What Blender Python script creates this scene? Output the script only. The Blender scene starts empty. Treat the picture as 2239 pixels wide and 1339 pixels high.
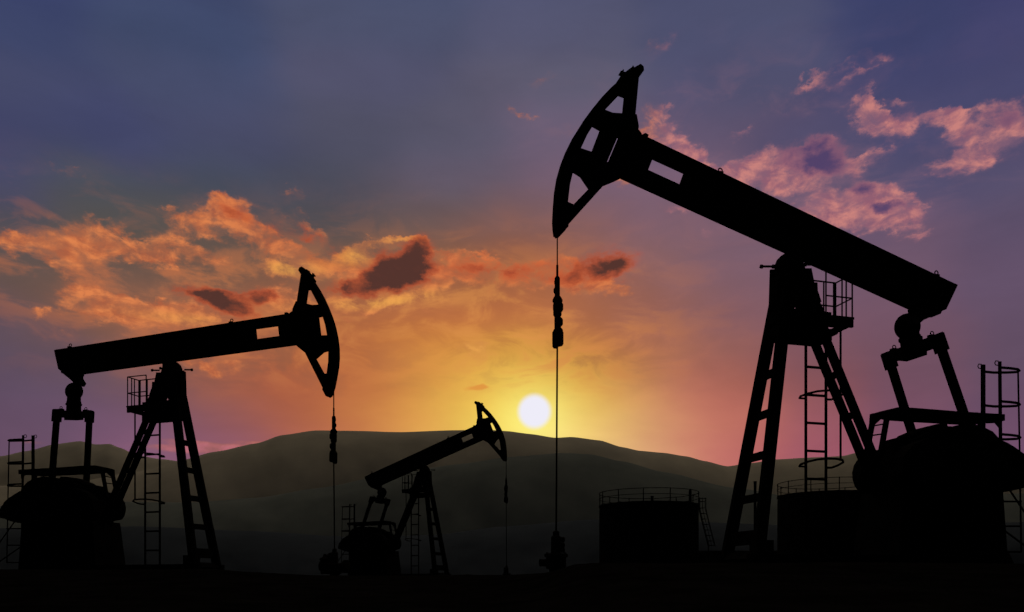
import bpy, math, random
from mathutils import Vector, noise
from mathutils.geometry import tessellate_polygon

random.seed(7)
scene = bpy.context.scene
COL = scene.collection

# ------------------------------------------------------------------ camera
F = 1800.0                 # focal length in photo pixels
CX, HY = 1119.5, 1278.0    # optical axis and eye-level line in the photo
EYE = 0.50                 # eye height above the hollow the camera stands in
GROUND = 0.91              # level of the oil field above that hollow

cam_d = bpy.data.cameras.new("camera")
cam = bpy.data.objects.new("camera", cam_d)
COL.objects.link(cam)
cam.location = (0, 0, EYE)
cam.rotation_euler = (math.radians(90), 0, 0)
cam_d.sensor_width = 36.0
cam_d.lens = F / 2239.0 * 36.0
cam_d.shift_y = (HY - 669.5) / 2239.0
cam_d.clip_start = 0.1
cam_d.clip_end = 20000
scene.camera = cam


def ray(px, py):
    return Vector(((px - CX) / F, 1.0, (HY - py) / F))


# ------------------------------------------------------------------ materials
def lin(c):
    c = c / 255.0
    return c / 12.92 if c <= 0.04045 else ((c + 0.055) / 1.055) ** 2.4


def rgb(r, g, b):
    return (lin(r), lin(g), lin(b))


def mat_noise(name, c1, c2, scale, rough=0.6, metal=0.0, bump=0.0, detail=6.0, spec=0.0, coord='Object'):
    m = bpy.data.materials.new(name)
    m.use_nodes = True
    nt = m.node_tree
    b = nt.nodes['Principled BSDF']
    tc = nt.nodes.new('ShaderNodeTexCoord')
    n = nt.nodes.new('ShaderNodeTexNoise')
    n.inputs['Scale'].default_value = scale
    n.inputs['Detail'].default_value = detail
    n.inputs['Roughness'].default_value = 0.6
    nt.links.new(tc.outputs[coord], n.inputs['Vector'])
    r = nt.nodes.new('ShaderNodeValToRGB')
    r.color_ramp.elements[0].position = 0.35
    r.color_ramp.elements[1].position = 0.68
    r.color_ramp.elements[0].color = (*c1, 1)
    r.color_ramp.elements[1].color = (*c2, 1)
    nt.links.new(n.outputs['Fac'], r.inputs['Fac'])
    nt.links.new(r.outputs['Color'], b.inputs['Base Color'])
    b.inputs['Roughness'].default_value = rough
    b.inputs['Metallic'].default_value = metal
    b.inputs['Specular IOR Level'].default_value = spec
    if bump:
        bp = nt.nodes.new('ShaderNodeBump')
        bp.inputs['Strength'].default_value = bump
        nt.links.new(n.outputs['Fac'], bp.inputs['Height'])
        nt.links.new(bp.outputs['Normal'], b.inputs['Normal'])
    return m


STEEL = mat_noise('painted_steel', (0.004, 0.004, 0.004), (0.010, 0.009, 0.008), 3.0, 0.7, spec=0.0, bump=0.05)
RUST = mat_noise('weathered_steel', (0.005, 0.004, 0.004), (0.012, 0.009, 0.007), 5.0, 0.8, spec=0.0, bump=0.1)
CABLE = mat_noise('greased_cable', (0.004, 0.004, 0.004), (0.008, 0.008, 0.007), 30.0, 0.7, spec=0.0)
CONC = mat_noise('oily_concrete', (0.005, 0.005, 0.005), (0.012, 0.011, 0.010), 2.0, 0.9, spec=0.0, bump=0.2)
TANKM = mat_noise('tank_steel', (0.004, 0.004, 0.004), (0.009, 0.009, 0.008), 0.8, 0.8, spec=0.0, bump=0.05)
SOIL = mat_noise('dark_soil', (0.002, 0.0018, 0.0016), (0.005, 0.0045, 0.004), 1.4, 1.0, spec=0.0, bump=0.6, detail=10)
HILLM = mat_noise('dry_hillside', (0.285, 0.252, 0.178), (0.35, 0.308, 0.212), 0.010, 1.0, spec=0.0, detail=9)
HILL_SHADE = mat_noise('shaded_hillside', (0.096, 0.104, 0.087), (0.122, 0.130, 0.106), 0.014, 1.0, spec=0.0, detail=9)  # front ridge: hillside colour darkened to carry the shade lower down
HILL_DEEP_SHADE = mat_noise('deep_shaded_hillside', (0.032, 0.037, 0.040), (0.040, 0.046, 0.049), 0.020, 1.0, spec=0.0, detail=9)  # lowest ridge: bluish near-black shade painted into the hillside colour


# ------------------------------------------------------------------ mesh builder
class MB:
    def __init__(self):
        self.v, self.f = [], []

    def add(self, vs, fs):
        o = len(self.v)
        self.v += [tuple(p) for p in vs]
        self.f += [tuple(i + o for i in f) for f in fs]
        return self

    def box(self, x0, x1, y0, y1, z0, z1):
        vs = [(x, y, z) for z in (z0, z1) for y in (y0, y1) for x in (x0, x1)]
        return self.add(vs, [(0, 2, 3, 1), (4, 5, 7, 6), (0, 1, 5, 4), (2, 6, 7, 3), (0, 4, 6, 2), (1, 3, 7, 5)])

    def bar(self, a, b, w, h, up=(0, 1, 0)):
        """rectangular bar from a to b; h is measured along `up`"""
        a, b = Vector(a), Vector(b)
        d = (b - a).normalized()
        u = Vector(up)
        u = (u - d * u.dot(d))
        u = u.normalized() if u.length > 1e-5 else d.orthogonal().normalized()
        s = d.cross(u)
        vs = []
        for p in (a, b):
            for i, j in ((-1, -1), (1, -1), (1, 1), (-1, 1)):
                vs.append(p + s * (i * w / 2) + u * (j * h / 2))
        return self.add(vs, [(3, 2, 1, 0), (4, 5, 6, 7)] + [(k, (k + 1) % 4, 4 + (k + 1) % 4, 4 + k) for k in range(4)])

    def tube(self, pts, r, n=8, closed=False):
        pts = [Vector(p) for p in pts]
        m = len(pts)
        vs, fs = [], []
        ref = None
        for i, p in enumerate(pts):
            if closed:
                t = pts[(i + 1) % m] - pts[i - 1]
            else:
                t = pts[min(i + 1, m - 1)] - pts[max(i - 1, 0)]
            t.normalize()
            if ref is None:
                ref = t.orthogonal().normalized()
            ref = (ref - t * ref.dot(t)).normalized()
            s = t.cross(ref)
            rr = r[i] if isinstance(r, (list, tuple)) else r
            for k in range(n):
                a = 2 * math.pi * k / n
                vs.append(p + ref * math.cos(a) * rr + s * math.sin(a) * rr)
        for i in range(m if closed else m - 1):
            j = (i + 1) % m
            for k in range(n):
                k2 = (k + 1) % n
                fs.append((i * n + k, i * n + k2, j * n + k2, j * n + k))
        if not closed:
            fs.append(tuple(reversed(range(n))))
            fs.append(tuple((m - 1) * n + k for k in range(n)))
        return self.add(vs, fs)

    def lathe(self, prof, c=(0, 0, 0), n=40, axis='z'):
        vs, fs = [], []
        for r, z in prof:
            for k in range(n):
                a = 2 * math.pi * k / n
                x, y = r * math.cos(a), r * math.sin(a)
                if axis == 'z':
                    vs.append((c[0] + x, c[1] + y, c[2] + z))
                elif axis == 'y':
                    vs.append((c[0] + x, c[1] + z, c[2] + y))
                else:
                    vs.append((c[0] + z, c[1] + x, c[2] + y))
        m = len(prof)
        for i in range(m - 1):
            for k in range(n):
                k2 = (k + 1) % n
                fs.append((i * n + k, i * n + k2, (i + 1) * n + k2, (i + 1) * n + k))
        fs.append(tuple(reversed(range(n))))
        fs.append(tuple((m - 1) * n + k for k in range(n)))
        return self.add(vs, fs)

    def plate(self, outer, y0, y1, holes=()):
        """polygon in the x-z plane with holes, given thickness in y"""
        loops = [list(outer)] + [list(h) for h in holes]
        tri = tessellate_polygon([[Vector((x, z, 0)) for x, z in l] for l in loops])
        flat = [p for l in loops for p in l]
        n = len(flat)
        vs = [(x, y0, z) for x, z in flat] + [(x, y1, z) for x, z in flat]
        fs = [tuple(t) for t in tri] + [tuple(n + i for i in reversed(t)) for t in tri]
        o = 0
        for l in loops:
            k = len(l)
            for i in range(k):
                j = (i + 1) % k
                fs.append((o + i, o + j, n + o + j, n + o + i))
            o += k
        return self.add(vs, fs)

    def build(self, name, mat, parent=None, mirror=False, smooth=False, k=(1.0, 1.0)):
        me = bpy.data.meshes.new(name)
        vs = [((-x if mirror else x) * k[0], y * k[1], z) for x, y, z in self.v]
        fs = [tuple(reversed(f)) for f in self.f] if mirror else self.f
        me.from_pydata(vs, [], fs)
        me.materials.append(mat)
        import bmesh
        bm = bmesh.new()
        bm.from_mesh(me)
        bmesh.ops.recalc_face_normals(bm, faces=bm.faces)
        bm.to_mesh(me)
        bm.free()
        if smooth:
            for p in me.polygons:
                p.use_smooth = True
        o = bpy.data.objects.new(name, me)
        COL.objects.link(o)
        if parent:
            o.parent = parent
        return o


def tag(o, label=None, cat=None, group=None, kind=None):
    for k, v in (('label', label), ('category', cat), ('group', group), ('kind', kind)):
        if v:
            o[k] = v
    return o


def empty(name, loc, rz=0.0):
    o = bpy.data.objects.new(name, None)
    o.location = loc
    o.rotation_euler = (0, 0, rz)
    o.empty_display_size = 0.3
    COL.objects.link(o)
    return o


# ------------------------------------------------------------------ pump jack
# Shapes are measured once, on the big unit at the right, in its own plane.
YAW = math.radians(15.5)
ORG = Vector((6.305, 18.0, GROUND - EYE))
EX = Vector((math.cos(YAW), math.sin(YAW), 0))
EY = Vector((-math.sin(YAW), math.cos(YAW), 0))


def L(px, py, yo=0.0):
    """photo pixel on the big unit -> its own metres, on the plane yo in depth"""
    d = ray(px, py)
    t = (ORG.dot(EY) + yo) / d.dot(EY)
    q = d * t - ORG
    return Vector((q.dot(EX), yo, q.z))


def XZ(px, py, yo=0.0):
    p = L(px, py, yo)
    return (p.x, p.z)


def crop(ox, oy, s):
    return lambda pts: [(ox + x / s, oy + y / s) for x, y in pts]


HEADC = crop(1150, 120, 3.0425)


def rot(p, piv, a):
    c, s = math.cos(a), math.sin(a)
    dx, dz = p[0] - piv[0], p[1] - piv[1]
    return (piv[0] + dx * c - dz * s, piv[1] + dx * s + dz * c)


def grow(loop, d):
    cx = sum(p[0] for p in loop) / len(loop)
    cz = sum(p[1] for p in loop) / len(loop)
    out = []
    for x, z in loop:
        v = Vector((x - cx, z - cz))
        v = v * ((v.length + d) / v.length)
        out.append((cx + v.x, cz + v.y))
    return out


PIV = XZ(1728, 560)


def ang(a, b):
    (x0, z0), (x1, z1) = XZ(*a), XZ(*b)
    return math.atan2(z1 - z0, x1 - x0)


TILT0 = ang((1410, 305), (2084, 627))

POSES = {
    'right': dict(tilt=0.0, ball=(1984, 715), near=(2052, 745), far=(1943, 783), nlow=(2150, 1030), flow=(2020, 1030),
                  rope=1218.5, rope_top=505, shift=0.0),
    'left': dict(tilt=.255, ball=(2026, 653), near=(2085, 716), far=(1974, 738), nlow=(2108, 1030), flow=(1987, 1030),
                 rope=1225, rope_top=610, shift=121.0),
    'small': dict(tilt=-.0136, ball=(1986, 722), near=(2056, 748), far=(1946, 790), nlow=(2150, 1030), flow=(2020, 1030),
                  rope=1210.5, rope_top=505, shift=11.0),
}


def pump_jack(loc, yaw, mirror, pose, label, size):
    root = empty('pump_jack', loc, yaw)
    tag(root, label, 'pump jack', 'pump jacks on the oil field')
    P = POSES[pose]
    A = P['tilt']
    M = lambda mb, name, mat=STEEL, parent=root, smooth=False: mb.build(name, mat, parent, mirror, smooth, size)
    R = lambda pts: [rot(XZ(*p), PIV, A) for p in pts]

    # --- walking beam: an I-section with a lightening window near the head
    top0, top1 = (1402, 300), (2085, 625)
    bot1, bot0 = (2060, 680), (1361, 385)
    hole = R(HEADC([(845, 685), (1053, 780), (1017, 876), (807, 780)]))
    b = MB()
    b.plate(R([top0, top1, bot1, (1994, 674), bot0]), -0.09, 0.09, [grow(hole, 0.02)])
    pt = R([(1402, 302), (2083, 627), (2081, 632), (1400, 307)])
    b.plate(pt, -0.115, 0.115)
    pb = R([(1363, 381), (1992, 669), (1994, 674), (1361, 386)])
    b.plate(pb, -0.115, 0.115)
    pe = R([(2080, 624), (2086, 627), (2061, 680), (2056, 677)])
    b.plate(pe, -0.115, 0.115)
    for px, py in ((1560, 425), (1700, 492), (1840, 558), (1960, 615)):   # web stiffeners
        c = rot(XZ(px, py), PIV, A)
        d = Vector((math.sin(-(TILT0 + A)), math.cos(TILT0 + A)))
        b.bar((c[0] - d.x * .3, 0, c[1] - d.y * .3), (c[0] + d.x * .3, 0, c[1] + d.y * .3), 0.03, 0.2)
    beam = M(b, 'walking_beam')
    for px, py in ((1578, 377), (2050.5, 601)):
        e = MB()
        px, py = px - 3, py - 4
        c = rot(XZ(px, py), PIV, A)
        e.tube([(c[0] + .045 * math.cos(k * math.pi / 8), 0, c[1] + .045 * math.sin(k * math.pi / 8)) for k in range(16)], 0.014, 6, True)
        q = rot(XZ(px, py + 10), PIV, A)
        e.box(q[0] - .05, q[0] + .05, -.05, .05, q[1] - .14, q[1] + .06)
        M(e, 'lifting_eye', parent=beam)
    e = MB()
    e.plate(R([(1994, 674), (1996, 686), (1990, 693), (1982, 700), (1986, 712), (1998, 714), (2010, 704), (2041, 690.5), (2047, 690.5), (2050, 684), (2060, 680)]), -0.14, 0.14)
    M(e, 'tail_bearing_bracket', parent=beam)

    # --- horsehead
    hd = MB()
    outer = HEADC([(618, 182), (550, 243), (490, 305), (425, 385), (375, 452), (320, 540), (275, 630), (240, 720), (215, 810),
                   (200, 900), (192, 1000), (187, 1100), (190, 1150), (196, 1195), (205, 1210), (225, 1206), (272, 1156), (273, 1138),
                   (520, 862), (595, 832), (648, 806), (700, 690), (760, 560), (735, 518), (738, 490), (725, 415), (716, 412), (740, 152),
                   (680, 150)])
    holes = [[(624, 258), (662, 272), (648, 408), (565, 403), (508, 381)],
             [(450, 464), (500, 492), (434, 664), (355, 638), (397, 548)],
             [(610, 533), (624, 540), (543, 733), (528, 728)],
             [(310, 763), (370, 801), (427, 885), (306, 1010), (269, 993), (282, 880)]]
    for y0, y1 in ((-0.10, -0.07), (0.07, 0.10)):
        hd.plate(R(outer), y0, y1, [R(HEADC(h)) for h in holes])
    arc_o = HEADC([(618, 182), (550, 243), (490, 305), (425, 385), (375, 452), (320, 540), (275, 630), (240, 720), (215, 810), (200, 900), (192, 1000), (187, 1100), (190, 1150), (196, 1195)])
    arc_i = HEADC([(206, 1195), (201, 1150), (199, 1100), (204, 1000), (212, 900), (227, 812), (252, 724), (286, 635), (331, 546), (386, 459), (435, 393), (499, 314), (558, 252), (626, 192)])
    hd.plate(R(arc_o + arc_i), -0.135, 0.135)
    core = HEADC([(565, 420), (700, 430), (735, 518), (755, 560), (648, 800), (595, 828), (520, 850), (440, 830), (420, 800), (500, 560), (520, 480)])
    hd.plate(R(core), -0.066, 0.066, [R(HEADC(holes[2]))])
    rib1 = HEADC([(618, 190), (738, 158), (716, 405), (690, 405), (664, 268), (620, 252)])
    hd.plate(R(rib1), -0.066, 0.066)
    rib2 = HEADC([(515, 870), (272, 1140), (225, 1200), (203, 1195), (262, 1000), (306, 1016), (432, 888)])
    hd.plate(R(rib2), -0.066, 0.066)
    head = M(hd, 'horsehead')
    cl = MB()
    cl.plate(R(HEADC([(614, 165), (632, 150), (662, 124), (692, 103), (698, 92), (706, 106), (748, 82), (768, 100), (770, 126), (742, 152), (690, 170), (640, 190), (616, 184)])), -0.115, 0.115)
    cl.plate(R(HEADC([(632, 155), (634, 133), (620, 128), (626, 116), (634, 116), (640, 106), (646, 108), (644, 122), (662, 124), (660, 150)])), -0.05, 0.05)
    M(cl, 'rope_clamp', parent=head)
    lk = MB()
    lk.plate(R(HEADC([(735, 518), (752, 540), (756, 552), (778, 540), (801, 552), (795, 570), (770, 590), (735, 560)])), -0.12, 0.12)
    M(lk, 'hinge_pin', parent=head)

    # --- saddle bearing under the beam
    s = MB()
    s.plate([XZ(*p) for p in [(1704, 600), (1704, 574), (1709, 562), (1718, 553), (1733, 545), (1745, 549), (1745, 575), (1752, 600)]], -0.18, 0.18)
    saddle = M(s, 'saddle_bearing')
    for yo in (-0.2, 0.2):
        for (xa, xb, py) in ((1676, 1700, 583), (1752, 1776, 579)):
            dx = 13 * (-1 if yo > 0 else 1)
            a, c = L(xa + dx, py, yo), L(xb + dx, py, yo)
            s = MB()
            s.tube([a, c], 0.025, 8)
            if xa < 1700:
                s.tube([a, a + Vector((.045, 0, 0))], 0.045, 8)
            else:
                s.tube([c - Vector((.045, 0, 0)), c], 0.045, 8)
            M(s, 'adjusting_screw', parent=saddle)

    # --- samson post: two front legs, two rear legs, rungs between
    legs = {'ff': ((1590, 1215, .58), (1709, 592, .22)), 'fn': ((1658, 1215, -.58), (1726, 592, -.22)),
            'rf': ((1921, 1088, .20), (1717, 594, .20)), 'rn': ((1946, 1088, -.20), (1745, 594, -.20))}
    LG = {}
    for k, (a, c) in legs.items():
        pa, pc = L(*a), L(*c)
        if k[0] == 'f':       # run the front legs down to the ground
            t = (pa.z - 0.02) / (pc.z - pa.z)
            pa = pa - (pc - pa) * t
        else:
            t = (pa.z - 0.55) / (pc.z - pa.z)
            pa = pa - (pc - pa) * t
        LG[k] = (pa, pc)
        m = MB()
        w = 0.262 if k[0] == 'f' else 0.222
        fl = 0.11 if k[0] == 'f' else 0.05
        m.bar(pa, pc, w * 0.96, 0.04, (0, 1, 0))
        d = (pc - pa).normalized()
        side = d.cross(Vector((0, 1, 0))).normalized()
        for sg in (-1, 1):
            o = side * (sg * (w * 0.48 - 0.012))
            m.bar(pa + o, pc + o, 0.024, fl, (0, 1, 0))
        M(m, 'leg')

    def at_z(k, z):
        a, c = LG[k]
        return a + (c - a) * ((z - a.z) / (c.z - a.z))
    for py in (818, 908, 1000, 1092, 1178):
        z = L(1675, py).z
        h = 0.17 if py < 1170 else 0.3
        m = MB()
        m.bar(at_z('ff', z), at_z('fn', z), h, 0.06, (1, 0, 0))
        M(m, 'cross_brace')
    for py in (822, 908, 1000):
        z = L(1835, py).z
        m = MB()
        m.bar(at_z('rf', z), at_z('rn', z), 0.15, 0.06, (1, 0, 0))
        M(m, 'cross_brace')
    m = MB()
    m.plate([XZ(*p) for p in [(1693, 592), (1766, 592), (1772, 622), (1772, 652), (1742, 668), (1733, 655), (1722, 690), (1697, 690), (1690, 660)]], -0.14, 0.14)
    for yo in (-0.24, 0.24):
        dx = -15 if yo > 0 else 15
        m.plate([XZ(x + dx, y, yo) for x, y in [(1699, 590), (1755, 588), (1764, 622), (1778, 655), (1752, 655), (1733, 640), (1716, 690), (1696, 690)]], yo - .02, yo + .02)
    m.plate([XZ(*p) for p in [(1745, 600), (1768, 600), (1780, 640), (1806, 690), (1812, 735), (1782, 742), (1758, 690), (1746, 660)]], -.03, .03)
    z0, z1 = L(1735, 746).z, L(1735, 721).z
    fa, ra = at_z('ff', z0).x - .1, at_z('rn', z0).x + .1
    m.box(fa, ra, -0.26, 0.26, z0, z1)
    m.box(fa + .05, ra, -0.24, 0.24, L(1735, 712).z, L(1735, 684).z)
    M(m, 'post_head')
    m = MB()                                              # control box on the rear of the post
    m.plate([XZ(*p) for p in [(1768, 622), (1780, 622), (1781, 640), (1789, 664), (1783, 666), (1772, 645)]], -0.12, -0.06)
    M(m, 'bracket')

    # --- crow's-nest platform and its railing
    xr, xl = L(1868, 700, -.35).x, L(1742, 700, -.35).x
    zt, zb = L(1868, 694, -.35).z, L(1868, 716, -.35).z
    m = MB()
    m.box(xl, xr, -.35, .26, zt - .05, zt)
    for y in (-.32,):
        m.bar((xl, y, (zt - .05 + zb) / 2), (xr - .02, y, (zt - .05 + zb) / 2), zt - .05 - zb, .06)
    for x in (xl + .04, xr - .08):
        m.bar((x, -.288, (zt - .05 + zb) / 2), (x, .5, (zt - .05 + zb) / 2), .08, .12, (0, 0, 1))
    plat = M(m, 'platform')
    m = MB()
    yf, yn = .24, -.32
    base_z, top_z, mid_z = zt, zt + .95, zt + .42
    xa = L(1776, 650, yf).x
    xc = xr - .03
    posts = [(xa, yf), (xc, yf), (xc, yf - .22), (xc, yn + .2), (xc, yn), (L(1806, 650, yn).x, yn), (L(1813, 650, 0.05).x, yf)]
    for x, y in posts:
        m.tube([(x, y, base_z), (x, y, top_z)], 0.018, 6)
    m.tube([(xc - .04, yf, base_z), (xc - .04, yf, top_z)], 0.03, 6)
    for z in (mid_z, top_z):
        m.tube([(xa, yf, z), (xc, yf, z), (xc, yn, z), (L(1806, 650, yn).x, yn, z)], 0.018, 6)
    M(m, 'railing', parent=plat)

    # --- ladder with safety hoops
    yl = .95
    zl1 = L(1784, 742, yl).z
    xs = [L(1762, 900, yl).x, L(1806, 900, yl).x]
    m = MB()
    for x in xs:
        m.bar((x, yl, 0), (x, yl, zl1 + .1), .06, .03)
    for k in range(8):
        z = L(1784, 804 + 61 * k, yl).z
        if z > .1:
            m.bar((xs[0], yl, z), (xs[1], yl, z), .03, .055, (0, 0, 1))
    for x in xs:
        m.bar((x, .55, zl1 + .05), (x, yl, zl1 + .05), .05, .05)
    lad = M(m, 'ladder')
    for dy, dx in ((0, 0), (-149, 0)):
        m = MB()
        loop = [(1806, 1023, .95), (1818, 1023, .85), (1832, 1018, .66), (1844, 1011, .48), (1842, 1006, .36), (1828, 1003.5, .3), (1810, 1003, .28), (1787, 1005, .3), (1766, 1010, .42), (1750, 1016, .62), (1748, 1020, .78), (1762, 1021, .95)]
        pts = [L(x + dx, y + dy, yo) for x, y, yo in loop]
        m.tube(pts, .026, 6)
        M(m, 'safety_hoop', parent=lad)
    m = MB()
    m.tube([L(1838, 716, .5), L(1838, 1008, .5)], .026, 6)
    M(m, 'cage_bar', parent=lad)

    # --- equalizer with its ball joint, and the two pitman arms
    bx, bz = XZ(*P['ball'])
    en, ef = L(*P['near'], -.78), L(*P['far'], .78)
    m = MB()
    m.bar(ef, en, .22, .22, (0, 0, 1))
    cm = (en + ef) / 2
    m.bar(ef * .3 + en * .7 + Vector((0, 0, -.08)), ef * .7 + en * .3 + Vector((0, 0, -.08)), .24, .22, (0, 0, 1))
    m.tube([Vector((bx, 0, bz)), Vector((cm.x, cm.y, cm.z))], [.20, .24], 14)
    for z_ in (.05, .14):
        c = cm + (Vector((bx, 0, bz)) - cm) * (.35 + z_)
        m.tube([c, c + Vector((0, 0, .05))], .27 - z_ * .3, 14)
    eq = M(m, 'equalizer')
    m = MB()
    prof = [(.30 * math.sin(math.pi * k / 14), -.24 * math.cos(math.pi * k / 14)) for k in range(15)]
    prof[0] = (.12, -.24)
    prof[-1] = (.12, .24)
    m.lathe(prof, (bx, 0, bz), 32, 'y')
    M(m, 'tail_bearing', parent=eq, smooth=True)
    for e_ in (en, ef):
        q = MB()
        inn = e_ + (cm - e_) * .24
        c = inn + Vector((0, 0, .21))
        q.tube([(c.x + .045 * math.cos(k * math.pi / 8), c.y, c.z + .04 * math.sin(k * math.pi / 8)) for k in range(16)], 0.012, 6, True)
        q.box(c.x - .08, c.x + .08, c.y - .06, c.y + .06, c.z - .1, c.z - .04)
        M(q, 'lifting_eye', parent=eq)
    for e_, low, yo in ((en, P['nlow'], -.78), (ef, P['flow'], .78)):
        q = MB()
        lo = L(*low, yo)
        d = (lo - e_).normalized()
        lo = lo + d * ((1.75 - lo.z) / d.z)
        up = Vector((0, 1, 0))
        q.bar(e_ + d * .1, lo, .16, .05, up)
        side = d.cross(up).normalized()
        for sg in (-1, 1):
            q.bar(e_ + d * .1 + side * (sg * .08), lo + side * (sg * .08), .03, .1, up)
        for sg in (-1, 1):                                # fork round the equalizer end
            q.bar(e_ - d * .13 + up * (sg * .085), e_ + d * .26 + up * (sg * .085), .22, .04, up)
        q.bar(e_ - d * .15, e_ - d * .10, .2, .17, up)
        q.tube([e_ - up * .13, e_ + up * .13], .05, 10)
        M(q, 'pitman_arm')

    # --- gear box, cranks with counterweights, pedestal
    g = MB()
    gp = [(1947, 1000), (1946, 962), (1971, 955), (1978, 957), (1985, 949), (2004, 941), (2010, 938), (2026, 933), (2047, 932), (2049, 938), (2064, 938.5), (2077, 934), (2098, 932), (2121, 937), (2146, 949), (2158, 962), (2166, 972), (2166, 1095), (1947, 1095)]
    g.plate([XZ(*p) for p in gp], -.32, .32)
    gp2 = [(1960, 1000), (1962, 970), (2000, 952), (2060, 945), (2110, 944), (2140, 962), (2146, 1095), (1960, 1095)]
    g.plate([XZ(*p) for p in gp2], -.5, .5)
    gbx = M(g, 'gearbox')
    g = MB()
    cpx = L(2048, 960, 0)
    g.lathe([(.14, 0), (.14, .22), (.10, .25)], (cpx.x - .05, 0, cpx.z + .02), 16)
    M(g, 'breather_cap', parent=gbx)
    nearc = [(2256, 1050), (2252, 1030), (2239, 1007), (2226, 995), (2205, 980), (2190, 971), (2176, 965), (2160, 961), (2130, 958), (2080, 955), (2020, 960), (1985, 975), (1965, 1000), (1960, 1040), (1985, 1068), (2050, 1085), (2130, 1086), (2195, 1076), (2222, 1070), (2240, 1062), (2252, 1060)]
    farc = [(1873, 1032), (1877, 1016), (1888, 998), (1905, 987), (1930, 986), (1943, 979), (1975, 968), (2030, 962), (2090, 970), (2125, 985), (2145, 1005), (2150, 1035), (2135, 1060), (2080, 1078), (2000, 1086), (1940, 1084), (1885, 1071), (1878, 1060), (1874, 1047)]
    for shp, yo in ((nearc, -.95), (farc, .95)):
        g = MB()
        pl = [XZ(x, y, yo) for x, y in shp]
        g.plate(pl, yo - .16, yo + .16)
        g.plate(grow(pl, -.06), yo - .19, yo + .19)
        cr = M(g, 'crank')
        g = MB()
        cc = (sum(p[0] for p in pl) / len(pl), sum(p[1] for p in pl) / len(pl))
        g.plate(grow([rot((cc[0] + (p[0] - cc[0]) * .6, cc[1] + (p[1] - cc[1]) * .75), cc, 0) for p in pl], 0), yo - .27, yo + .27)
        M(g, 'counterweight', parent=cr)
    g = MB()
    pn0, pn1 = L(2195, 1076, -.7), L(2201, 1235, -.7)
    pf0, pf1 = L(1881, 1079, .7), L(1866, 1237, .7)
    vs = [(pf1.x, -.75, 0), (pn1.x, -.75, 0), (pn1.x, .75, 0), (pf1.x, .75, 0), (pf0.x, -.68, pn0.z), (pn0.x, -.68, pn0.z), (pn0.x, .68, pn0.z), (pf0.x, .68, pn0.z)]
    g.add(vs, [(3, 2, 1, 0), (4, 5, 6, 7), (0, 1, 5, 4), (1, 2, 6, 5), (2, 3, 7, 6), (3, 0, 4, 7)])
    M(g, 'pedestal', CONC)

    # --- service walkway over the gear box
    w = MB()
    wp = [(1914, 903), (1952, 894), (1985, 895), (2088, 903), (2185, 909), (2185, 923), (2155, 924), (2135, 928), (1994, 920), (1950, 917), (1935, 914)]
    w.plate([XZ(*p) for p in wp], -.16, .16)
    walk = M(w, 'walkway')
    w = MB()
    w.bar(L(1911, 906), L(1893, 1000), .085, .1, (0, 1, 0))
    w.bar(L(1939, 915), L(1924, 1000), .085, .1, (0, 1, 0))
    for a, c in (((1908, 932), (1935, 927)), ((1904, 953), (1931, 949))):
        w.bar(L(*a), L(*c), .03, .03)
    w.plate([XZ(*p) for p in [(1905, 905), (1930, 903), (1925, 916), (1910, 930), (1903, 932)]], -.05, .05)
    M(w, 'walkway_support', parent=walk)
    for p in ([(2138, 926), (2150, 926), (2150, 950)], [(2172, 920), (2186, 920), (2186, 936)]):
        w = MB()
        w.plate([XZ(*q) for q in p], -.03, .03)
        M(w, 'gusset', parent=walk)

    # --- caged ladder behind the gear box
    w = MB()
    ya, yb, yc = .15, -.45, -.2
    w.bar(L(2149.5, 798, ya), Vector((L(2150, 900, ya).x, ya, 0)), .085, .06)
    w.bar(L(2186, 791, yb), Vector((L(2190, 960, yb).x, yb, 0)), .055, .05)
    w.tube([L(2226, 812, yc), L(2229, 960, yc), L(2233, 1207, yc)], .022, 6)
    for (x, y, yo) in ((2146, 801, ya), (2183, 794, yb)):
        pts = [L(x, y - 4, yo), L(x - 6, y - 4.5, yo), L(x - 8, y, yo), L(x - 6, y + 4.5, yo), L(x, y + 5, yo)]
        w.tube(pts, .012, 6)
    for k, z in enumerate((1015, 1075, 1135, 1190)):
        zz = L(2170, z).z
        w.bar((L(2150, 900, ya).x, ya, zz), (L(2190, 960, yb).x, yb, zz), .04, .04)
    for a, c in (((2190, 1097), (2233, 1097)), ((2190, 1151), (2233, 1151)), ((2190, 1207), (2233, 1207)),
                 ((2205, 1068), (2275, 1172)), ((2190, 1156), (2285, 1226))):
        w.tube([L(*a, yc), L(*c, yc)], .022, 6)
    cage = M(w, 'caged_ladder')
    for py in (813, 887, 959):
        w = MB()
        dx = (py - 813) * .012
        pts = [L(2152 + dx, py, ya), L(2172 + dx, py + 2, ya - .02), L(2200 + dx, py + 2, ya - .1), L(2222 + dx, py + 1, -.1), L(2229 + dx, py - 2, yc),
               L(2226 + dx, py - 5, -.3), L(2208 + dx, py - 7.5, -.4), L(2188 + dx, py - 9, yb)]
        w.tube(pts, .03, 6)
        M(w, 'safety_hoop', parent=cage)

    # --- steel skid under the post
    k = MB()
    x0, x1 = LG['ff'][0].x - .15, pf1.x + .3
    for y in (-.62, .62):
        k.bar((x0, y, .12), (x1, y, .12), .2, .2)
    k.bar((x0 + .2, -.6, .12), (x0 + .2, .6, .12), .24, .22)
    x_ = LG['fn'][0].x
    k.box(x_ - .1, x_ + .28, -.75, -.45, 0, .5)
    M(k, 'skid_frame')

    # --- wire rope, carrier bar, polished rod
    rx, sh = P['rope'], P['shift']
    m = MB()
    for y in (-.03, .03):
        m.tube([L(rx, P['rope_top'], y), L(rx, 606 + sh, y)], .0125, 6)
    m.tube([L(rx, 580 + sh), L(rx, 608 + sh)], .024, 8)
    M(m, 'wire_rope', CABLE)
    m = MB()
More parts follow.
